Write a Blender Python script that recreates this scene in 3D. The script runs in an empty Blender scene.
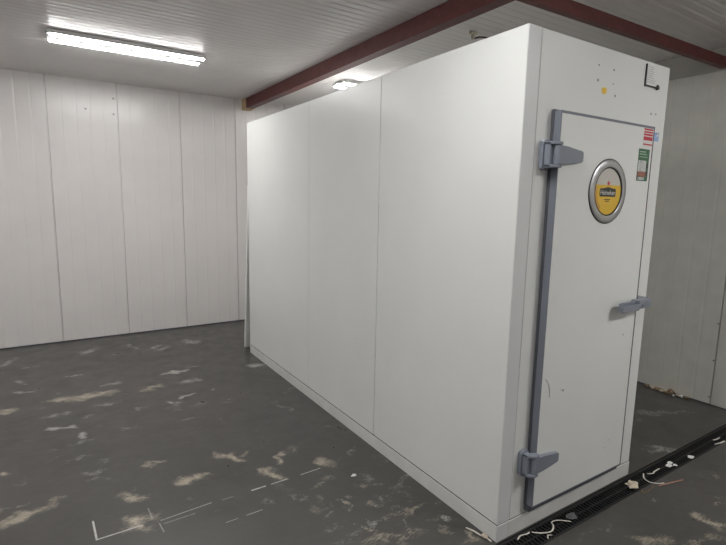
import bpy, bmesh, math, random
import numpy as np
from mathutils import Vector, Matrix
random.seed(4); rng=np.random.default_rng(11)
S=bpy.context.scene; COL=S.collection; PI=math.pi

# ---------------------------------------------------------------- materials
def new_mat(name):
    m=bpy.data.materials.new(name); m.use_nodes=True
    return m, m.node_tree.nodes, m.node_tree.links, m.node_tree.nodes['Principled BSDF']
def mat(name, col, rough=.5, metal=0, bump=0, bscale=20, var=0, vscale=6, spec=.5):
    m,N,L,b=new_mat(name)
    b.inputs['Base Color'].default_value=(*col,1); b.inputs['Roughness'].default_value=rough
    b.inputs['Metallic'].default_value=metal; b.inputs['Specular IOR Level'].default_value=spec
    g=N.new('ShaderNodeNewGeometry')
    if var:
        n=N.new('ShaderNodeTexNoise'); n.inputs['Scale'].default_value=vscale; n.inputs['Detail'].default_value=5
        L.new(g.outputs['Position'],n.inputs['Vector'])
        r=N.new('ShaderNodeMapRange'); r.inputs[1].default_value=.3; r.inputs[2].default_value=.7
        r.inputs[3].default_value=1-var; r.inputs[4].default_value=1+var
        L.new(n.outputs['Fac'],r.inputs[0])
        x=N.new('ShaderNodeVectorMath'); x.operation='SCALE'; x.inputs[0].default_value=col
        L.new(r.outputs[0],x.inputs['Scale']); L.new(x.outputs[0],b.inputs['Base Color'])
    if bump:
        n=N.new('ShaderNodeTexNoise'); n.inputs['Scale'].default_value=bscale; n.inputs['Detail'].default_value=2
        L.new(g.outputs['Position'],n.inputs['Vector'])
        k=N.new('ShaderNodeBump'); k.inputs['Strength'].default_value=1; k.inputs['Distance'].default_value=bump
        L.new(n.outputs['Fac'],k.inputs['Height']); L.new(k.outputs[0],b.inputs['Normal'])
    return m
M={}
M['panel']=mat('white_coated_panel',(.74,.75,.735),.34,bump=.003,bscale=2.2,var=.015,vscale=3)
M['trim']=mat('coated_corner_steel',(.66,.67,.675),.28,bump=.001,bscale=4)
M['base']=mat('white_base_rail',(.66,.665,.645),.4,var=.05,vscale=9)
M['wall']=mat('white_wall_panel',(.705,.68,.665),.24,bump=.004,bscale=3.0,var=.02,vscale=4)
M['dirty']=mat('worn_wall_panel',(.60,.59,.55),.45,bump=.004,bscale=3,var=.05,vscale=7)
M['flash']=mat('grey_flashing',(.42,.41,.375),.5,var=.05)
M['ceil']=mat('ceiling_sheet',(.78,.755,.745),.33,bump=.002,bscale=2.5,var=.03,vscale=3)
M['maroon']=mat('oxide_red_paint',(.115,.028,.026),.5,var=.2,vscale=14,bump=.0006,bscale=60)
M['wood']=mat('bronze_block',(.52,.37,.21),.6,var=.2,vscale=30)
M['grey']=mat('blue_grey_hinge_plastic',(.205,.225,.265),.42,bump=.0003,bscale=300)
M['edge']=mat('grey_door_edge',(.165,.18,.215),.5)
M['rubber']=mat('dark_gasket_rubber',(.07,.075,.088),.6)
M['black']=mat('black_plastic',(.012,.012,.013),.45)
M['dark']=mat('dark_gap',(.02,.02,.02),.9)
M['steel']=mat('brushed_ring_steel',(.42,.42,.43),.34,metal=1,bump=.0008,bscale=26)
M['zinc']=mat('zinc_screw',(.5,.5,.5),.35,metal=1)
M['grate']=mat('black_drain_grate',(.007,.007,.008),.6,var=.3,vscale=30)
M['paper']=mat('white_paper',(.74,.74,.73),.7)
M['ink']=mat('grey_print',(.33,.33,.34),.7)
M['red']=mat('red_print',(.52,.03,.045),.5)
M['white']=mat('white_print',(.72,.72,.70),.5)
M['green']=mat('green_print',(.035,.12,.06),.5)
M['pgreen']=mat('pale_green_print',(.28,.42,.30),.5)
M['brown']=mat('brown_print',(.30,.12,.08),.5,var=.4,vscale=90)
M['pgrey']=mat('grey_photo_print',(.52,.53,.52),.5,var=.35,vscale=60)
M['blue']=mat('pale_blue_print',(.30,.42,.66),.5,var=.2,vscale=60)
M['beer']=mat('golden_print',(.74,.47,.035),.35)
M['amber']=mat('amber_print',(.62,.32,.05),.35)
M['foam']=mat('cream_print',(.58,.555,.50),.4)
M['label']=mat('black_label_print',(.02,.02,.018),.4)
M['yellow']=mat('yellow_sticker',(.78,.52,.05),.5)
M['lampwhite']=mat('white_lamp_body',(.75,.75,.74),.4)
M['lampgrey']=mat('grey_lamp_trunking',(.45,.45,.45),.5)
M['dull']=mat('dull_grey_film',(.12,.12,.125),.6)
M['cream']=mat('cream_plastic',(.60,.56,.46),.5)
M['strip']=mat('peeled_white_strip',(.62,.59,.53),.6,var=.1,vscale=60)
M['tan']=mat('tan_scrap',(.24,.165,.10),.8,var=.4,vscale=40)
M['pale']=mat('pale_scrap',(.55,.48,.38),.8,var=.2,vscale=40)
M['stickred']=mat('reddish_stick',(.36,.20,.15),.7,var=.2,vscale=40)
m,N,L,b=new_mat('led_tube_light')
b.inputs['Base Color'].default_value=(.9,.9,.9,1)
b.inputs['Emission Color'].default_value=(1,.992,.972,1); b.inputs['Emission Strength'].default_value=44.0
M['tube']=m

# floor paint: dark grey, worn through to pale concrete where the attribute 'wear' says so
m,N,L,b=new_mat('grey_floor_paint'); M['floor']=m
g=N.new('ShaderNodeNewGeometry'); P=g.outputs['Position']
def noise(scale,detail=4,vec=None,rough=.6):
    n=N.new('ShaderNodeTexNoise'); n.inputs['Scale'].default_value=scale; n.inputs['Detail'].default_value=detail
    n.inputs['Roughness'].default_value=rough
    L.new(vec or P,n.inputs['Vector']); return n.outputs['Fac']
def mr(v,a,b_,c,d):
    r=N.new('ShaderNodeMapRange'); r.inputs[1].default_value=a; r.inputs[2].default_value=b_
    r.inputs[3].default_value=c; r.inputs[4].default_value=d; L.new(v,r.inputs[0]); return r.outputs[0]
def ma(op,a,b_):
    n=N.new('ShaderNodeMath'); n.operation=op
    for i,v in enumerate((a,b_)):
        if isinstance(v,(int,float)): n.inputs[i].default_value=v
        else: L.new(v,n.inputs[i])
    return n.outputs[0]
def mix(f,a,b_):
    n=N.new('ShaderNodeMix'); n.data_type='RGBA'; L.new(f,n.inputs[0])
    for i,v in ((6,a),(7,b_)):
        if isinstance(v,tuple): n.inputs[i].default_value=(*v,1)
        else: L.new(v,n.inputs[i])
    return n.outputs[2]
st=N.new('ShaderNodeVectorMath'); st.operation='MULTIPLY'; st.inputs[1].default_value=(1,3.2,1); L.new(P,st.inputs[0])
base=mix(mr(noise(1.1),.35,.65,0,1),(.056,.053,.050),(.068,.064,.060))
base=mix(mr(noise(9,6,st.outputs[0]),.55,.8,0,.35),base,(.11,.10,.085))
base=mix(mr(noise(5,5),.58,.75,0,.3),base,(.045,.042,.038))
at=N.new('ShaderNodeAttribute'); at.attribute_name='wear'
sp=N.new('ShaderNodeSeparateColor'); L.new(at.outputs['Color'],sp.inputs[0])
brush=ma('ADD',mr(noise(34,8,st.outputs[0],.75),.25,.75,-.6,.6),mr(noise(9,5),.25,.75,-.3,.3))
w=ma('ADD',sp.outputs[0],ma('MULTIPLY',brush,mr(sp.outputs[0],0,.25,0,1)))
w=mr(w,.14,1.0,0,1)
tone=mix(sp.outputs[1],(.44,.43,.40),(.43,.375,.295))
col=mix(w,base,tone)
# chalk lines marked on the floor
SEG=[((-1.657,1.19),(-1.652,1.028),.006,1),((-1.652,1.028),(-1.45,1.03),.0055,.9),((-1.36,1.02),(-1.10,1.035),.004,.6),((-1.04,1.028),(-.98,1.03),.003,.4),((-.87,1.03),(-.79,1.031),.006,1),
     ((-.75,1.031),(-.655,1.033),.0055,.9),((-.56,1.032),(-.43,1.038),.005,.8),((-.97,.832),(-.885,.834),.004,.6),((-1.08,.83),(-1.02,.831),.0035,.5),((-1.40,1.16),(-1.395,1.06),.004,.35),((-1.372,1.0),(-1.365,.92),.004,.4),((-1.35,.985),(-1.2,.988),.005,.3)]
tot=None
for a,c,wd,st_ in SEG:
    d=(c[0]-a[0],c[1]-a[1]); ll=d[0]**2+d[1]**2
    s=N.new('ShaderNodeVectorMath'); s.operation='SUBTRACT'; L.new(P,s.inputs[0]); s.inputs[1].default_value=(a[0],a[1],0)
    t=N.new('ShaderNodeVectorMath'); t.operation='DOT_PRODUCT'; L.new(s.outputs[0],t.inputs[0]); t.inputs[1].default_value=(d[0]/ll,d[1]/ll,0)
    k=N.new('ShaderNodeClamp'); L.new(t.outputs['Value'],k.inputs[0])
    v=N.new('ShaderNodeVectorMath'); v.operation='SCALE'; v.inputs[0].default_value=(d[0],d[1],0); L.new(k.outputs[0],v.inputs['Scale'])
    e=N.new('ShaderNodeVectorMath'); e.operation='DISTANCE'; L.new(s.outputs[0],e.inputs[0]); L.new(v.outputs[0],e.inputs[1])
    q=mr(e.outputs['Value'],wd*.5,wd,st_,0)
    tot=q if tot is None else ma('MAXIMUM',tot,q)
tot=ma('MULTIPLY',tot,mr(noise(40,3),.3,.5,.55,1))
col=mix(tot,col,(.50,.49,.46))
L.new(col,b.inputs['Base Color'])
L.new(mr(noise(6,5),.3,.7,.27,.42),b.inputs['Roughness'])
bp=N.new('ShaderNodeBump'); bp.inputs['Distance'].default_value=.002; L.new(noise(14,6),bp.inputs['Height']); bp.inputs['Strength'].default_value=.6
L.new(bp.outputs[0],b.inputs['Normal'])

# ---------------------------------------------------------------- mesh helpers
class MB:
    def __init__(s): s.bm=bmesh.new(); s.mi=0
    def box(s,x0,x1,y0,y1,z0,z1,bevel=0,seg=2):
        r=bmesh.ops.create_cube(s.bm,size=1)['verts']
        for v in r: v.co=Vector(((x0+x1)/2+v.co.x*(x1-x0),(y0+y1)/2+v.co.y*(y1-y0),(z0+z1)/2+v.co.z*(z1-z0)))
        f=set(q for v in r for q in v.link_faces)
        for q in f: q.material_index=s.mi
        if bevel:
            e=list(set(q for v in r for q in v.link_edges))
            bmesh.ops.bevel(s.bm,geom=e,offset=bevel,segments=seg,profile=.5,affect='EDGES',material=-1)
        return s
    def prism(s,pts,axis,a,b_,bevel=0):
        """extrude a polygon given in the other two axes along axis from a to b_"""
        def mk(p,t):
            c=list(p); c.insert(axis,t); return s.bm.verts.new(c)
        A=[mk(p,a) for p in pts]; B=[mk(p,b_) for p in pts]; n=len(pts)
        fs=[s.bm.faces.new(A[::-1]),s.bm.faces.new(B)]
        for i in range(n): fs.append(s.bm.faces.new((A[i],A[(i+1)%n],B[(i+1)%n],B[i])))
        for f in fs: f.material_index=s.mi
        if bevel:
            es=list(set(e for f in fs[:2] for e in f.edges))
            bmesh.ops.bevel(s.bm,geom=es,offset=bevel,segments=2,profile=.5,affect='EDGES',material=-1)
        return s
    def cyl(s,p,q,r,n=16,r2=None):
        p,q=Vector(p),Vector(q); d=q-p
        m_=Matrix.Translation((p+q)/2)@d.to_track_quat('Z','Y').to_matrix().to_4x4()
        v=bmesh.ops.create_cone(s.bm,cap_ends=True,segments=n,radius1=r,radius2=r if r2 is None else r2,depth=d.length,matrix=m_)['verts']
        for f in set(f for x in v for f in x.link_faces): f.material_index=s.mi; 
        return s
    def tube(s,pts,r,n=8,flat=1.0):
        pts=[Vector(p) for p in pts]; rings=[]
        for i,p in enumerate(pts):
            t=(pts[min(i+1,len(pts)-1)]-pts[max(i-1,0)]).normalized()
            up=Vector((0,0,1)) if abs(t.z)<.9 else Vector((0,1,0))
            a=t.cross(up).normalized(); b_=a.cross(t)
            k=.6 if i in (0,len(pts)-1) else 1
            rings.append([s.bm.verts.new(p+(a*math.cos(2*PI*j/n)+b_*flat*math.sin(2*PI*j/n))*r*k) for j in range(n)])
        for A,B in zip(rings,rings[1:]):
            for j in range(n):
                f=s.bm.faces.new((A[j],A[(j+1)%n],B[(j+1)%n],B[j])); f.material_index=s.mi; f.smooth=True
        for R_ in (rings[0][::-1],rings[-1]):
            f=s.bm.faces.new(R_); f.material_index=s.mi
        return s
    def build(s,name,mats,parent=None,smooth=False):
        if not isinstance(mats,(list,tuple)): mats=[mats]
        bmesh.ops.recalc_face_normals(s.bm,faces=s.bm.faces)
        me=bpy.data.meshes.new(name); s.bm.to_mesh(me); s.bm.free()
        for q in mats: me.materials.append(q)
        if smooth:
            for f in me.polygons: f.use_smooth=True
        o=bpy.data.objects.new(name,me); COL.objects.link(o)
        if parent:
            o.parent=parent
            off=Vector((0,0,0)); q=parent
            while q: off+=q.location; q=q.parent
            me.transform(Matrix.Translation(-off))
        return o
def tag(o,label,cat,group=None,kind=None):
    if label: o['label']=label
    if cat: o['category']=cat
    if group: o['group']=group
    if kind: o['kind']=kind
    return o
def structure(o): o['kind']='structure'; return o
def empty(name,loc,label,cat,group=None):
    o=bpy.data.objects.new(name,None); COL.objects.link(o); o.location=loc; o.empty_display_size=.1
    return tag(o,label,cat,group)
def place(o):
    """move a single-mesh thing's origin to the centre of its base"""
    me=o.data; v=[x.co for x in me.vertices]
    lo=Vector([min(c[i] for c in v) for i in range(3)]); hi=Vector([max(c[i] for c in v) for i in range(3)])
    c=Vector(((lo.x+hi.x)/2,(lo.y+hi.y)/2,lo.z)); me.transform(Matrix.Translation(-c)); o.location=c
    return o
def text_mesh(body,size):
    cu=bpy.data.curves.new('lettering','FONT'); cu.body=body; cu.size=size; cu.align_x='CENTER'; cu.align_y='CENTER'
    o=bpy.data.objects.new('lettering',cu); COL.objects.link(o)
    dg=bpy.context.evaluated_depsgraph_get(); me=bpy.data.meshes.new_from_object(o.evaluated_get(dg))
    bpy.data.objects.remove(o); return me

# ---------------------------------------------------------------- room shell
X0,X1,Y0,Y1,ZC=-5.4,2.835,-4.6,4.861,2.90
FY0,FY1=-.135,-.010          # the drain channel across the floor, in front of the cold room
SC=[(-1.842,3.043,-1.635,3.019,0.067,0.7,1),(-1.651,2.989,-1.418,2.994,0.108,0.9,1),(-1.52,2.744,-1.372,2.75,0.054,0.4,0),(-1.89,2.721,-1.731,2.711,0.042,0.5,0),(-1.844,2.478,-1.688,2.438,0.036,0.9,0),(-1.658,2.254,-1.616,2.257,0.049,0.8,0),(-1.712,2.132,-1.613,2.173,0.062,0.3,0),(-2.155,2.985,-2.065,2.975,0.07,0.8,1),(-2.083,3.708,-2.002,3.57,0.036,0.6,0),(-2.083,3.381,-1.947,3.343,0.05,0.6,0),(-1.69,3.601,-1.615,3.582,0.047,0.7,0),(-0.933,3.241,-0.73,3.227,0.058,0.9,0),(-1.422,3.19,-1.305,3.212,0.043,0.6,0),(-1.163,2.909,-1.04,2.946,0.103,0.7,1),(-0.816,2.93,-0.695,2.931,0.084,0.6,0),(-0.908,2.596,-0.808,2.619,0.034,0.9,0),(-0.678,2.627,-0.619,2.647,0.033,0.6,0),(-1.045,2.559,-0.963,2.492,0.038,0.5,0),(-1.266,2.524,-1.203,2.541,0.048,0.5,0),(-1.536,4.3,-1.414,4.396,0.088,0.6,0),(-2.234,4.209,-2.113,4.425,0.062,0.6,0),(-2.081,4.055,-1.933,4.079,0.069,0.3,0),(-1.084,4.422,-1.033,4.181,0.039,0.6,0),(-0.918,4.116,-0.799,4.189,0.064,0.6,0),(-0.849,4.027,-0.732,4.081,0.067,0.6,0),(-0.517,4.254,-0.398,4.074,0.101,0.6,0),(-0.152,3.06,-0.018,3.012,0.063,0.8,0),(-0.296,2.121,-0.237,1.885,0.037,0.4,0),(-2.089,1.944,-2.016,1.926,0.037,0.9,1),(-2.055,1.409,-1.862,1.437,0.075,0.75,1),(-2.063,1.542,-1.955,1.526,0.021,0.6,1),(-1.862,1.491,-1.766,1.498,0.063,0.4,1),(-1.511,1.38,-1.402,1.256,0.064,0.6,1),(-1.344,1.631,-1.237,1.623,0.031,0.6,1),(-1.199,1.334,-1.07,1.327,0.064,0.85,1),(-0.923,1.537,-0.799,1.373,0.044,0.85,1),(-0.779,1.432,-0.721,1.478,0.023,0.6,1),(-0.736,1.18,-0.675,1.069,0.052,0.95,1),(-0.634,1.217,-0.555,1.348,0.024,0.7,1),(-1.463,1.065,-1.436,1.06,0.115,1.0,1),(-1.195,1.153,-1.167,1.128,0.028,0.6,1),(-1.731,1.931,-1.641,1.918,0.034,0.3,0),(-1.582,1.785,-1.52,1.833,0.056,0.2,0),(-2.041,1.802,-1.943,1.781,0.019,0.3,0),(-0.865,2.36,-0.759,2.392,0.046,0.3,0),(-1.063,2.387,-0.931,2.492,0.061,0.25,0),(-0.51,0.691,-0.461,0.626,0.027,0.7,1),(-0.383,1.124,-0.356,1.057,0.075,0.8,1),(-0.419,0.435,-0.323,0.424,0.026,0.5,1),(-0.305,0.437,-0.164,0.413,0.034,0.5,1),(-0.528,0.467,-0.462,0.382,0.025,0.45,1),(-0.388,0.252,-0.34,0.234,0.031,0.5,1),(-0.199,0.211,-0.132,0.193,0.034,0.4,1),(-0.083,0.119,-0.043,0.073,0.019,0.7,1),(-0.511,0.88,-0.471,0.862,0.012,0.4,1),(-0.395,0.578,-0.319,0.545,0.017,0.35,1),(-0.224,0.608,-0.195,0.576,0.019,0.35,1),(-0.122,0.4,-0.027,0.408,0.025,0.3,1),(-0.292,0.608,-0.276,0.558,0.02,0.3,1),(-0.517,0.46,-0.489,0.432,0.019,0.4,1),(-0.19,0.319,-0.116,0.286,0.027,0.3,1),(-0.075,0.273,-0.058,0.244,0.01,0.8,0),(1.087,-0.442,1.141,-0.56,0.075,0.7,1),(0.625,-0.369,0.753,-0.439,0.064,0.6,1),(1.581,0.083,1.778,-0.004,0.037,0.7,0),(1.662,0.097,1.745,0.032,0.059,0.5,0),(2.205,0.387,2.553,0.248,0.05,0.4,0),(2.173,0.449,2.239,0.389,0.104,0.4,0),(1.288,-0.433,1.397,-0.445,0.023,0.4,1),(0.809,-0.515,1.023,-0.561,0.038,0.4,1),(0.59,-0.207,0.576,-0.253,0.023,0.4,1),(0.784,0.157,0.759,0.099,0.034,0.2,1),(1.029,-0.223,1.069,-0.225,0.012,0.5,0),(1.442,-0.238,1.734,-0.284,0.046,0.2,0),(0.256,-0.178,0.698,-0.226,0.045,0.15,1),(-0.622,0.358,-0.262,0.265,0.048,0.35,1),(1.018,3.532,1.102,3.485,0.215,0.3,0)]
def grid(xs,ys):
    XX,YY=np.meshgrid(xs,ys); n,m_=XX.shape
    co=np.stack([XX.ravel(),YY.ravel(),np.zeros(XX.size)],1)
    i=np.arange(n*m_).reshape(n,m_)
    q=np.stack([i[:-1,:-1],i[:-1,1:],i[1:,1:],i[1:,:-1]],-1).reshape(-1,4)
    return co,q
def axis(a,f0,f1,b_,d):
    l=list(np.linspace(a,f0,8)[:-1]) if f0>a+1e-6 else []
    r=list(np.linspace(f1,b_,8)[1:]) if b_>f1+1e-6 else []
    return np.array(l+list(np.arange(f0,f1,d))+[f1]+r)
xs=axis(X0,-2.5,2.80,X1,.0125)
c1,q1=grid(xs,axis(FY1,FY1,4.8,Y1,.0125))
c2,q2=grid(xs,axis(Y0,-.9,FY0,FY0,.0125))
co=np.concatenate([c1,c2]); q=np.concatenate([q1,q2+len(c1)])
w=np.zeros(len(co)); k=np.zeros(len(co))
px,py=co[:,0],co[:,1]
# soft wobble so that no mark is a plain oval
def wob(f,ph): return np.sin(px*f+ph)*np.cos(py*f*1.3+ph*2.1)+.5*np.sin(px*f*2.3+py*f*1.9+ph)
wx,wy=.022*wob(23,1)+.008*wob(71,4),.022*wob(27,2)+.008*wob(77,3)
def scuff(x1,y1,x2,y2,wd,i_,kd):
    global w,k
    dx,dy=x2-x1,y2-y1; ll=math.hypot(dx,dy)+1e-6
    rx,ry=px+wx-x1,py+wy-y1
    t=np.clip((rx*dx+ry*dy)/ll**2,0,1)
    d2=(rx-t*dx)**2+(ry-t*dy)**2
    s=max(wd*.58,.012)
    v=i_*np.exp(-d2/(s*s))*(.55+.45*np.sin(PI*np.clip(t,.08,.92)))
    k=np.where(v>w,kd,k); w=np.maximum(w,v)
for s in SC: scuff(*s)
for _ in range(230):       # lighter scratches scattered over the whole floor
    x,y=rng.uniform(-2.4,2.6),rng.uniform(-.8,4.6)
    a=rng.normal(0,.35); l=rng.uniform(.03,.16)
    scuff(x,y,x+l*math.cos(a),y+l*math.sin(a),rng.uniform(.012,.05),rng.uniform(.12,.36),float(rng.random()<.4))
for _ in range(60):        # the much trodden strip along the cold room
    x,y=rng.uniform(-.75,-.05),rng.uniform(.05,1.1)
    a=rng.normal(-.1,.5); l=rng.uniform(.02,.12)
    scuff(x,y,x+l*math.cos(a),y+l*math.sin(a),rng.uniform(.015,.05),rng.uniform(.15,.42),float(rng.random()<.6))
# the recess of the drain
n=len(co)
X=[(X0,FY1,0),(X1,FY1,0),(X1,FY1,-.09),(X0,FY1,-.09),(X0,FY0,0),(X1,FY0,0),(X1,FY0,-.09),(X0,FY0,-.09)]
co=np.concatenate([co,np.array(X)])
q=np.concatenate([q,np.array([[n,n+1,n+2,n+3],[n+4,n+7,n+6,n+5],[n+3,n+2,n+6,n+7]])])
w=np.concatenate([w,np.zeros(8)]); k=np.concatenate([k,np.zeros(8)])
me=bpy.data.meshes.new('floor'); me.from_pydata(co.tolist(),[],q.tolist())
at_=me.color_attributes.new('wear','FLOAT_COLOR','POINT')
at_.data.foreach_set('color',np.stack([w,k,np.zeros_like(w),np.ones_like(w)],1).astype(np.float32).ravel())
me.materials.append(M['floor']); me.materials.append(M['dark'])
for i_ in range(3): me.polygons[len(me.polygons)-1-i_].material_index=1
fl=bpy.data.objects.new('floor',me); COL.objects.link(fl); structure(fl)

def ribbed(name,axis_,s0,s1,seams,ribs,face,back,lo,hi,m_,run=2,rw=.013,rd=.0018):
    """sheet-panel wall or ceiling: a profile with shallow ribs and narrow panel joints, extruded"""
    prof=[]; sg=1 if back>face else -1
    ev=sorted([(s,'j') for s in seams if s0+.02<s<s1-.02]+[(s,'r') for s in ribs if s0+.02<s<s1-.02 and all(abs(s-t)>.03 for t in seams)])
    prof.append((s0,face))
    for s,t in ev:
        if t=='j': prof+=[(s-.0065,face),(s-.004,face+sg*.014),(s+.004,face+sg*.014),(s+.0065,face)]
        else: prof+=[(s-rw,face),(s-rw*.45,face+sg*rd*.75),(s,face+sg*rd),(s+rw*.45,face+sg*rd*.75),(s+rw,face)]
    prof+=[(s1,face),(s1,back),(s0,back)]
    mb=MB()
    pts=[(s,d) if axis_ in 'xc' else (d,s) for s,d in prof]
    if run==2: mb.prism(pts,2,lo,hi)
    else: mb.prism([(s,d) for s,d in prof],0,lo,hi)
    return structure(mb.build(name,m_))
PW=.6775
bs=[-1.693+PW*i for i in range(-6,8)]
ribbed('wall_back','x',X0,X1,bs,[-1.693+PW*i/5 for i in range(-28,40)],Y1,Y1+.1,0,ZC,M['wall'])
rs=[.220+PW*i for i in range(-8,8)]
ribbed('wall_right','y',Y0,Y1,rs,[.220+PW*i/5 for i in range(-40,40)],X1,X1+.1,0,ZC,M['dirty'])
ribbed('wall_left','y',Y0,Y1,rs,[.220+PW*i/5 for i in range(-40,40)],X0,X0-.1,0,ZC,M['wall'])
ribbed('wall_front','x',X0,X1,bs,[-1.693+PW*i/5 for i in range(-28,40)],Y0,Y0-.1,0,ZC,M['wall'])
ribbed('ceiling','c',Y0,Y1,[],[.15+1.02*i/14 for i in range(-90,90)],ZC,ZC+.1,X0,X1,M['ceil'],run=0,rw=.016,rd=.0035)
structure(MB().box(X0,X1-.001,Y1-.007,Y1-.0005,.0005,.012).build('dark_strip_back',M['rubber']))  # thin dark line along the foot of the back wall
structure(MB().box(X1-.006,X1-.0005,FY1+.01,Y1-.01,.0005,.010).build('dark_strip_right',M['rubber']))  # the same dark line along the right wall
structure(MB().box(X1-.008,X1-.0005,Y0+.01,Y1-.01,2.722,ZC-.001).build('trim_1',M['flash']))
# bolts in the right wall's joint
for i_,z in enumerate((.07,.385,.70)):
    o=place(MB().cyl((X1-.0005,.232,z),(X1-.006,.232,z),.006,10).build('wall_bolt',M['rubber']))
    tag(o,['dark bolt head at the foot of the right wall joint','dark bolt head midway of the three in the right wall joint','dark bolt head topmost of three in the right wall joint'][i_],'bolt','bolts in the right wall joint')
# screws left in the back wall near the light
for x,z,l in ((-1.33,2.59,'dark plugged hole left of the pair high on the back wall'),(-1.05,2.73,'upper dark plugged hole high on the back wall below the tube light'),(-1.055,2.56,'lower dark plugged hole high on the back wall below the tube light')):
    o=place(MB().cyl((x,Y1-.0005,z),(x,Y1-.006,z),.011,12).build('wall_plug',M['ink'])); tag(o,l,'plug','plugged holes in the back wall')

# ---------------------------------------------------------------- beams
def beam(name,x0,x1,y0,y1,z0,z1,label):
    r=empty(name,((x0+x1)/2,(y0+y1)/2,z0),label,'beam')
    return r
b1=beam('steel_beam',.445,.535,.482,4.86,2.777,2.89,'maroon painted steel beam running under the ceiling from back wall over the cold room side')
t=.008
mb=MB(); mb.box(.445,.535,.4815,4.853,2.777,2.777+t,.001,1); mb.box(.445,.535,.4815,4.853,2.897-t,2.897,.001,1); mb.box(.445+.001,.445+.011,.4825,4.852,2.777+t,2.897-t)
mb.build('channel',M['maroon'],b1)
MB().box(.445-.012,.535+.004,4.73,4.8605,2.777-.008,2.896,.002).build('end_block',M['wood'],b1)['label']='small bronze coloured end block at the back wall'
b2=beam('steel_beam',.445,X1,.385,.435,2.735,2.812,'dark maroon steel beam running above the cold room door side to the right wall')
mb=MB(); mb.prism([(.445-.05,.430),(X1-.009,.385),(X1-.009,.435),(.445-.05,.480)],2,2.735,2.812,.004)
mb.build('tube_section',M['maroon'],b2)

# ---------------------------------------------------------------- tube lights
def light(x,y,label,group='twin tube ceiling lights'):
    r=empty('tube_light',(x,y,ZC-.05),label,'light',group)
    MB().box(x-.60,x+.60,y-.052,y+.052,ZC-.022,ZC-.0005,.003).build('trunking',M['lampgrey'],r)
    for s in (-1,1):
        yc=y+s*.095
        MB().box(x-.592,x+.592,yc-.027,yc+.027,ZC-.034,ZC-.0005,.003).build('bar_housing',M['lampwhite'],r)
        pr=[(yc+0.0245*math.sin(a_)/math.sin(.85),ZC-.0342-0.0245*(math.cos(a_)-math.cos(.85))/math.sin(.85)) for a_ in [-.85+1.70*i/12 for i in range(13)]]
        MB().prism(pr,0,x-.576,x+.576).build('led_diffuser',M['tube'],r)
    return r
light(-1.076,3.25,'long twin tube light glowing on the ceiling at upper left, in full view')
light(1.53,3.26,'twin tube light beyond the maroon beam, partly hidden by the cold room top')
for x,y,l in [(-1.07,-.15,'added twin tube fill light on the ceiling beside the camera, out of the picture'),(1.53,-2.35,'added unseen twin tube light doubling its neighbour, further from the door'),(1.53,-2.05,'twin tube light on the ceiling in front of the cold room door'),(-3.67,3.26,'added unseen twin tube fill light left of the picture near the back wall'),(-3.67,.45,'added unseen twin tube fill light left of the picture halfway down the room'),(-3.67,-2.05,'added unseen twin tube fill light behind and left of the camera')]: light(x,y,l)  # unseen lights added for fill and latch shadow; only the door one is inferred

# ---------------------------------------------------------------- cold room
W,LN,H=1.177,3.468,2.40; T=-.050; BH=.085
cr=empty('walk_in_cooler',(W/2,LN/2,0),'large white walk-in cold room of coated panels with grey hinged door','cold room')
g=.0015
for a,c,gp in ((0,1.0835,.0022),(1.0835,2.06,.0007),(2.06,LN,.0022)):
    MB().box(0,.08,max(a,.001)+ (.0042 if a==1.0835 else .0022 if a>0 else 0),c-(.0042 if c==1.0835 else .0022 if c<LN else 0),BH+.006,H,.0012,1).build('side_panel',M['panel'],cr)
MB().box(W-.08,W,.082,LN,BH+.003,H,.0012,1).build('far_side_panel',M['panel'],cr)
MB().box(.082,W-.082,LN-.08,LN,BH+.003,H,.0012,1).build('back_panel',M['panel'],cr)
MB().box(.082,W-.082,.082,LN-.082,H-.09,H-.004).build('roof_panel',M['panel'],cr)
MB().box(.089,W-.0005,0,.08,BH+.004,H-.0005,.0012,1).build('front_panel',M['panel'],cr)
MB().box(.0005,.0845,-.0025,.0005,BH+.005,H-.0005,.001,1).build('corner_trim',M['trim'],cr)['label']='greyer vertical corner trim'
for a,c in ((0,1.7675),(1.7695,LN)):
    MB().box(-.002,.08,a,c,.0005,BH,.0012,1).build('base_rail',M['base'],cr)
MB().box(.081,W,-.004,.08,.0005,BH,.0012,1).build('base_rail',M['base'],cr)
MB().box(-.002,.0805,-.004,0,.0005,BH,.001,1).build('corner_base_plate',M['trim'],cr)
MB().box(.0012,W-.01,.0012,LN-.01,BH-.002,BH+.007).build('base_seal',M['dark'],cr)
MB().box(.0846,.0892,.0012,.02,BH+.006,H-.002).build('joint_seal',M['dark'],cr)
for x,z,rr in ((.517,2.314,.005),(.519,2.245,.007),(.645,2.31,.006),(.674,2.191,.006),(.648,2.245,.004),(1.027,2.142,.006),(1.075,2.145,.005),(1.02,2.02,.003)):
    MB().cyl((x,0,z),(x,-.0015,z),rr,12).build('plugged_hole',M['ink'],cr)
MB().prism([(.556,2.216),(.594,2.219),(.597,2.197),(.580,2.186),(.560,2.192)],1,0,-.002).build('yellow_sticker',M['yellow'],cr)
# blue label on the frame beside the door
s=MB(); s.box(1.066,1.128,-.0015,0,2.003,2.05); s.mi=1; s.box(1.105,1.122,-.002,-.0015,2.03,2.040)
s.build('blue_sticker',[M['blue'],M['white']],cr)
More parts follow.
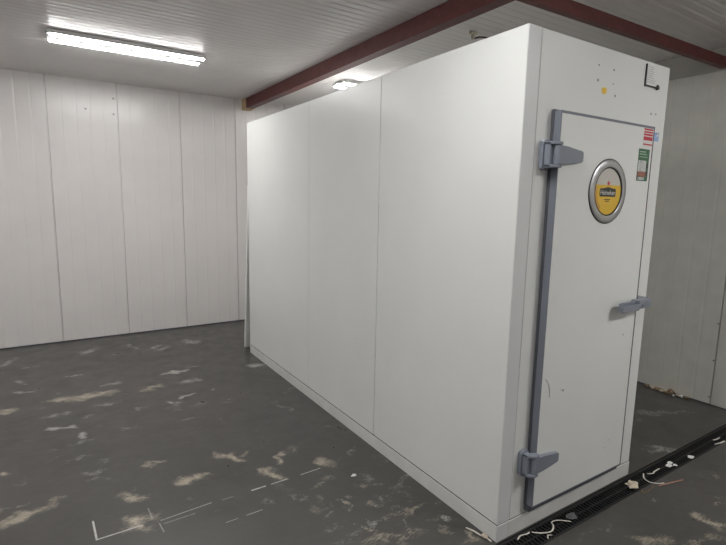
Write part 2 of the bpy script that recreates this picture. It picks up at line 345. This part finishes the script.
# document in its black edged holder
hd=MB(); hd.box(.930,.936,-.008,0,2.272,2.385,.001,1); hd.box(.936,1.048,-.008,0,2.275,2.281,.001,1); hd.cyl((1.056,0,2.278),(1.056,-.012,2.278),.010,14); hd.box(1.048,1.063,-.01,0,2.270,2.294,.002,1)
ho=hd.build('document_holder',M['black'],cr)
s=MB(); s.box(.937,1.050,-.0035,-.0005,2.2835,2.388); s.mi=1
for i_ in range(8):
    z=2.375-i_*.0108; s.box(.948,.948+random.uniform(.05,.085),-.0040,-.0035,z-.0022,z)
s.build('document',[M['paper'],M['ink']],ho)

# door
DX0,DX1,DZ0,DZ1=.192,.985,.146,2.064
d=MB().box(DX0+.004,DX1-.004,T,-.016,DZ0+.004,DZ1-.004,.003).build('door',M['panel'],cr)
MB().box(DX0-.004,DX1+.004,-.0150,0,DZ0-.004,DZ1+.009,.004).build('gasket',M['rubber'],d)
MB().box(DX0-.003,DX1-.002,-.034,-.0005,DZ0-.036,DZ0-.001,.006).build('bottom_strip',M['rubber'],d)  # dark strip below the bottom edge of the leaf
e=MB()
e.box(DX0,DX0+.0045,T-.0006,-.0155,DZ0,DZ1); e.box(DX0+.0045,DX1-.009,T-.0006,-.0155,DZ1-.012,DZ1); e.box(DX0+.0045,DX1-.009,T-.0006,-.0155,DZ0,DZ0+.0045)
e.mi=1; e.box(DX1-.009,DX1,T-.0006,-.0155,DZ0,DZ1)
e.build('edge_profile',[M['edge'],M['rubber']],d)
for z,sg in ((1.868,1),(.385,1)):
    h=MB()
    # plate screwed to the frame, rounded corners
    def rr(x0,x1,z0,z1,r,n=5):
        P_=[]
        for cx,cz,a0 in ((x1-r,z1-r,0),(x0+r,z1-r,PI/2),(x0+r,z0+r,PI),(x1-r,z0+r,1.5*PI)):
            for j in range(n+1): P_.append((cx+r*math.cos(a0+j*PI/2/n),cz+r*math.sin(a0+j*PI/2/n)))
        return P_
    h.prism(rr(.120,.176,z-.066,z+.066,.016),1,-.001,-.022,.004)
    h.prism(rr(.130,.164,z-.058,z+.058,.006),1,-.021,-.050,.004)
    # knuckle lugs above and below the strap
    for a,b_ in ((.043,.057),(-.057,-.043)):
        h.prism([(.130,-.020),(.188,-.046),(.196,-.060),(.188,-.074),(.160,-.078),(.130,-.052)],2,z+a,z+b_,.003)
    h.cyl((.176,-.062,z-.054),(.176,-.062,z+.054),.009,14)
    # tapering strap on the leaf
    h.prism([(.162,z-.039),(.162,z+.039),(.190,z+.041),(.236,z+.038),(.340,z+.026),(.349,z+.018),(.349,z-.018),(.340,z-.026),(.236,z-.038),(.190,z-.041)],1,T-.001,T-.022,.004)
    h.cyl((.170,-.062,z-.040),(.170,-.062,z+.040),.017,18)
    ho=h.build('hinge',M['grey'],d)
    # three screw caps
    for x,dz in ((.245,.02),(.245,-.02),(.315,0)):
        pass
# latch
h=MB()
h.box(1.000,1.075,-.066,-.001,1.084,1.140,.005)
h.box(.895,1.018,-.112,-.064,1.098,1.144,.004)
h.cyl((.930,-.112,1.118),(.930,-.116,1.118),.009,14)
h.build('latch_body',M['grey'],d)
h=MB()
h.box(.735,.898,-.114,-.107,1.092,1.128,.003)
h.box(.745,.898,-.088,-.081,1.098,1.140,.003)
h.box(.742,.898,-.109,-.084,1.092,1.099,.002)
h.box(.735,.744,-.112,-.084,1.093,1.128,.002)
h.build('latch_handle',M['grey'],d)
# round porthole emblem: steel rim and printed disc
def ring(mb,cx,cz,prof,n=64):
    R_=[[mb.bm.verts.new((cx+r*math.cos(2*PI*j/n),y,cz+r*math.sin(2*PI*j/n))) for r,y in prof] for j in range(n)]
    for j in range(n):
        A,B=R_[j],R_[(j+1)%n]
        for i_ in range(len(prof)):
            f=mb.bm.faces.new((A[i_],A[(i_+1)%len(prof)],B[(i_+1)%len(prof)],B[i_])); f.material_index=mb.mi; f.smooth=True
PC=(.600,1.717); RO,RI=.156,.117
p=MB(); ring(p,*PC,[(RO,T-.0002),(RO,T-.003),(RO-.003,T-.005),(RI+.006,T-.0085),(RI,T-.006),(RI,T-.0002)])
p.build('porthole_rim',M['steel'],d)
p=MB(); ring(p,*PC,[(RO+.0035,T-.0001),(RO+.0035,T-.003),(RO-.002,T-.003),(RO-.002,T-.0001)]); ring(p,*PC,[(RI+.003,T-.0001),(RI+.003,T-.0075),(RI-.003,T-.0065),(RI-.003,T-.0001)]); p.build('rim_seal',M['label'],d)
p=MB()
def arc(r,a0,a1,n=40): return [(PC[0]+r*math.cos(a0+(a1-a0)*i/n),PC[1]+r*math.sin(a0+(a1-a0)*i/n)) for i in range(n+1)]
FL=1.749; al=math.asin((FL-PC[1])/RI)
p.mi=0; p.prism(arc(RI,al,PI-al),1,T-.0005,T-.002)                 # cream above
p.mi=1; p.prism(arc(RI,PI-al,2*PI+al),1,T-.0005,T-.002)            # gold below
p.mi=2; p.prism(arc(RI-.001,PI-al+.05,PI+.95)+arc(RI-.026,PI+.95,PI-al+.05)[:],1,T-.002,T-.0024)   # amber at the left
p.mi=3; p.prism([(PC[0]-.066,1.692),(PC[0]+.066,1.692),(PC[0]+.070,1.710),(PC[0]+.066,1.732),(PC[0]-.066,1.732),(PC[0]-.070,1.710)],1,T-.002,T-.003)
p.mi=3; p.prism([(PC[0]-.046,1.732),(PC[0]+.046,1.732),(PC[0],1.739)],1,T-.002,T-.003)
p.mi=3; p.box(PC[0]-.026,PC[0]+.026,T-.003,T-.002,1.676,1.680); p.box(PC[0]-.016,PC[0]+.016,T-.003,T-.002,1.667,1.671)
p.mi=4
p.prism([(PC[0]+(.015 if i%2==0 else .0065)*math.sin(PI*i/5),1.757+(.015 if i%2==0 else .0065)*math.cos(PI*i/5)) for i in range(10)],1,T-.002,T-.0032)
tm=text_mesh('Heineken',.034)
tm.transform(Matrix.Translation((PC[0],T-.0034,1.711))@Matrix.Rotation(PI/2,4,'X'))
k0=len(p.bm.faces); p.bm.from_mesh(tm); p.bm.faces.ensure_lookup_table()
for f in list(p.bm.faces)[k0:]: f.material_index=5
p.build('porthole_print',[M['foam'],M['beer'],M['amber'],M['label'],M['red'],M['white']],d)
# red and white notice
s=MB(); s.box(.889,.976,T-.0015,T,1.958,2.050); s.mi=1
for a,b_ in ((2.040,2.049),(2.027,2.035),(2.013,2.023),(1.989,2.008),(1.965,1.972)): s.box(.889,.9755,T-.002,T-.0015,a,b_)
bmesh.ops.translate(s.bm,verts=s.bm.verts,vec=(-.007,0,0)); s.build('red_notice',[M['white'],M['red']],d)
# green safety notice
s=MB(); s.mi=0; s.box(.858,.962,T-.0015,T,1.780,1.944)
s.mi=1; s.box(.866,.925,T-.002,T-.0015,1.926,1.933); s.box(.866,.935,T-.002,T-.0015,1.914,1.920); s.box(.866,.945,T-.002,T-.0015,1.901,1.905)
s.mi=2; s.box(.861,.938,T-.002,T-.0015,1.826,1.885)
s.mi=4; s.box(.940,.959,T-.002,T-.0015,1.845,1.870); s.box(.938,.959,T-.002,T-.0015,1.806,1.832)
s.mi=3; s.box(.861,.940,T-.0024,T-.0015,1.802,1.828)
s.mi=2; s.box(.868,.930,T-.002,T-.0015,1.785,1.799)
bmesh.ops.translate(s.bm,verts=s.bm.verts,vec=(-.007,0,0)); s.build('green_notice',[M['green'],M['pgreen'],M['pgrey'],M['brown'],M['label']],d)
# marks on the leaf
s=MB(); s.tube([(.217,T,.815),(.232,T,.803),(.246,T,.785),(.256,T,.762),(.262,T,.735),(.263,T,.712)],.0035,6,.4); s.build('scratch',M['ink'],d)
for x,z,r in ((.368,.727,.007),(.352,.733,.003),(.874,.946,.004),(.80,.30,.003),(.83,.34,.003)):
    MB().cyl((x,T,z),(x,T-.0012,z),r,10).build('scratch',M['ink'],d)

# ---------------------------------------------------------------- panel leaning on the cold room's back
sh=MB(); sh.prism([(3.66,.002),(3.698,.002),(3.515,1.78),(3.476,1.78)],0,.010,1.10,.002)
tag(place(sh.build('spare_panel',M['panel'])),'loose white panel leaning upright against the far end of the cold room','panel')

# ---------------------------------------------------------------- cable clip on the ceiling
cl=empty('cable_clip',(.985,1.33,ZC-.05),'small cream cable clip with a black lead on the ceiling above the cold room','cable clip')
s=MB(); s.box(.955,1.015,1.315,1.345,ZC-.018,ZC-.001,.004); s.cyl((.985,1.33,ZC-.016),(.985,1.33,ZC-.052),.016,14,.011); s.build('clip_body',M['cream'],cl)
s=MB(); s.tube([(.99,1.33,ZC-.05),(1.01,1.328,ZC-.040),(1.04,1.318,ZC-.030),(1.08,1.30,ZC-.030),(1.12,1.27,ZC-.040),(1.17,1.235,ZC-.062),(1.20,1.21,ZC-.09)],.006,8); s.build('lead',M['black'],cl)

# ---------------------------------------------------------------- drain
gr=empty('drain_grate',(0.0,(FY0+FY1)/2,-.03),'black slotted drain grate in the floor along the cold room front','drain')
s=MB(); ya,yb=FY0+.004,FY1-.004
s.box(X0+.01,X1-.01,ya,ya+.014,-.030,-.003,.0015,1); s.box(X0+.01,X1-.01,yb-.014,yb,-.030,-.003,.0015,1); s.box(X0+.01,X1-.01,(ya+yb)/2-.004,(ya+yb)/2+.004,-.026,-.004)
s.build('grate_frame',M['grate'],gr)
s=MB(); x=X0+.03
while x<X1-.03:
    s.box(x,x+.009,ya+.013,yb-.013,-.024,-.005); x+=.024
o=s.build('grate_bar',M['grate'],gr); o['kind']='stuff'

# ---------------------------------------------------------------- litter
def flake(name,m_,x,y,z,r,label,cat,group=None,h=.35,sx=1,rot=0):
    mb=MB(); v=bmesh.ops.create_icosphere(mb.bm,subdivisions=2,radius=1)['verts']
    ph=[random.uniform(0,6) for _ in range(6)]
    lo=9
    for a in v:
        c=a.co.copy(); k_=1+.35*math.sin(3.1*c.x+ph[0])*math.cos(4.3*c.y+ph[1])+.25*math.sin(6*c.z+ph[2]+3*c.x)+random.uniform(-.14,.14)
        a.co=Vector((c.x*r*k_*sx,c.y*r*k_,c.z*r*k_*h)); lo=min(lo,a.co.z)
    R_=Matrix.Rotation(rot,4,'Z')
    for a in v: a.co=R_@a.co+Vector((x,y,z-lo+.0005))
    return tag(place(mb.build(name,m_)),label,cat,group)
def strip(pts,r,label,m_='strip',name='plastic_strip',cat='strip',group=None,flat=.35):
    P_=[Vector(p) for p in pts]; out=[]
    for i in range(len(P_)-1):                       # Catmull-Rom
        a,b_,c,d_=P_[max(i-1,0)],P_[i],P_[i+1],P_[min(i+2,len(P_)-1)]
        for j in range(5):
            t=j/5; out.append(.5*((2*b_)+(c-a)*t+(2*a-5*b_+4*c-d_)*t*t+(3*b_-a-3*c+d_)*t**3))
    out.append(P_[-1]); mb=MB(); mb.tube(out,r*.72,6,flat)
    return tag(place(mb.build(name,M[m_])),label,cat,group)
G='white strips on the drain grate'
zt=-.0025
strip([(.105,-.045,.002),(.14,-.034,.003),(.185,-.040,zt+.003),(.205,-.036,zt+.002)],.006,'short pale strip lying at the near corner of the cold room base',group=G)
strip([(.215,-.042,zt+.002),(.25,-.075,zt+.004),(.305,-.092,zt+.003),(.345,-.075,zt+.006),(.365,-.050,zt+.007),(.41,-.060,zt+.007),(.46,-.100,zt+.005)],.006,'long curly white strip lying in waves on the drain grate',group=G)
strip([(.245,-.118,zt+.002),(.262,-.104,zt+.006),(.285,-.112,zt+.002)],.005,'tiny white curl below the wavy strip on the drain',group=G)
strip([(1.27,-.050,zt+.002),(1.215,-.082,zt+.004),(1.20,-.125,.003),(1.235,-.160,.002),(1.27,-.172,.002)],.006,'curved pale strip arching over the drain edge beyond the door',group=G)
strip([(1.285,-.062,zt+.002),(1.32,-.084,zt+.005),(1.345,-.075,zt+.003),(1.42,-.072,zt+.002)],.006,'kinked pale strip on the drain right of the cold room',group=G)
strip([(2.09,-.112,zt+.002),(2.15,-.125,zt+.004),(2.21,-.128,zt+.002)],.008,'white strip on the drain furthest right, nearer of the pair',group=G)
strip([(2.15,-.078,zt+.002),(2.19,-.088,zt+.004),(2.24,-.085,zt+.002)],.007,'white strip on the drain furthest right, further of the pair',group=G)
strip([(1.20,-.172,.004),(1.30,-.195,.004),(1.40,-.218,.004)],.006,'straight reddish stick lying on the floor beside the drain','stickred','wooden_stick','stick',flat=.8)
strip([(1.085,-.140,.003),(1.045,-.158,.003),(1.10,-.168,.003),(1.18,-.158,.003)],.004,'thin rusty wire bent on the floor at the drain edge','tan','rusty_wire','wire',flat=1)
flake('crumpled_wrapper',M['pale'],1.055,-.092,zt,.028,'crumpled cream wrapper at the right foot of the cold room','wrapper',h=.6,sx=1.2)
flake('crumpled_wrapper',M['dull'],.50,-.075,zt,.022,'flat grey wrapper on the drain under the door','wrapper',h=.2,sx=1.4)
F='white flakes on the drain'
for x,y,r,l in ((1.50,-.092,.017,'largest white flake of the cluster on the drain'),(1.545,-.075,.014,'white flake on the drain just beyond the largest one'),(1.545,-.106,.011,'small white flake on the drain nearest the floor edge'),(1.745,-.108,.016,'lone bright white flake on the drain right of the cluster')):
    flake('paper_flake',M['paper'],x,y,zt,r,l,'flake',F,h=.3,sx=1.3)
flake('paper_flake',M['paper'],-.293,.855,0,.011,'tiny white flake alone on the grey floor by the cold room side','flake',h=.3,sx=1.4)
strip([(-.052,.155,.003),(-.040,.115,.006),(-.030,.075,.004),(-.022,.040,.007),(-.018,.012,.003)],.008,'peeling white strip at the foot of the near cold room corner','strip')
flake('torn_scrap',M['pale'],-.022,.055,0,.016,'small torn pale scrap beside the peeling strip','scrap',h=.4,sx=.8)
SG='torn scraps along the right wall foot'
for y,x,r,mm,l in ((.715,2.812,.016,'tan','brown scrap at the left end of the litter by the right wall'),(.665,2.80,.022,'pale','pale scrap second from left in the wall litter'),(.625,2.812,.026,'tan','brown scrap third from left in the wall litter, against the wall'),
  (.585,2.79,.018,'pale','small pale scrap left of the middle of the wall litter, off the wall'),(.56,2.815,.024,'pale','pale torn scrap in the middle of the wall litter, against the wall'),(.53,2.775,.017,'tan','brown scrap lying furthest from the wall'),
  (.51,2.805,.026,'tan','largest brown scrap right of the middle in the wall litter'),(.475,2.78,.016,'paper','bright white scrap in the wall litter'),(.45,2.81,.022,'pale','pale scrap third from the right end of the wall litter'),(.42,2.795,.016,'paper','small white scrap second from the right end of the wall litter'),(.385,2.815,.022,'tan','brown scrap at the right end of the wall litter')):
    flake('torn_scrap',M[mm],x-.012,y,0,r,l,'scrap',SG,h=random.uniform(.3,.8),sx=random.uniform(.5,1.1),rot=random.uniform(-1,1))

# ---------------------------------------------------------------- camera, view
cam=bpy.data.cameras.new('camera'); co_=bpy.data.objects.new('camera',cam); COL.objects.link(co_)
cam.sensor_fit='HORIZONTAL'; cam.sensor_width=36; cam.lens=486.593*36/726; cam.clip_start=.05
co_.location=(-1.7491,-1.4584,1.6525); co_.rotation_euler=(1.4233,-.0181,-.5709)
S.camera=co_
wd=bpy.data.worlds.new('world'); S.world=wd; wd.use_nodes=True
wd.node_tree.nodes['Background'].inputs[0].default_value=(0,0,0,1)
S.view_settings.view_transform='Standard'; S.view_settings.look='None'; S.view_settings.gamma=1; S.view_settings.exposure=0.74
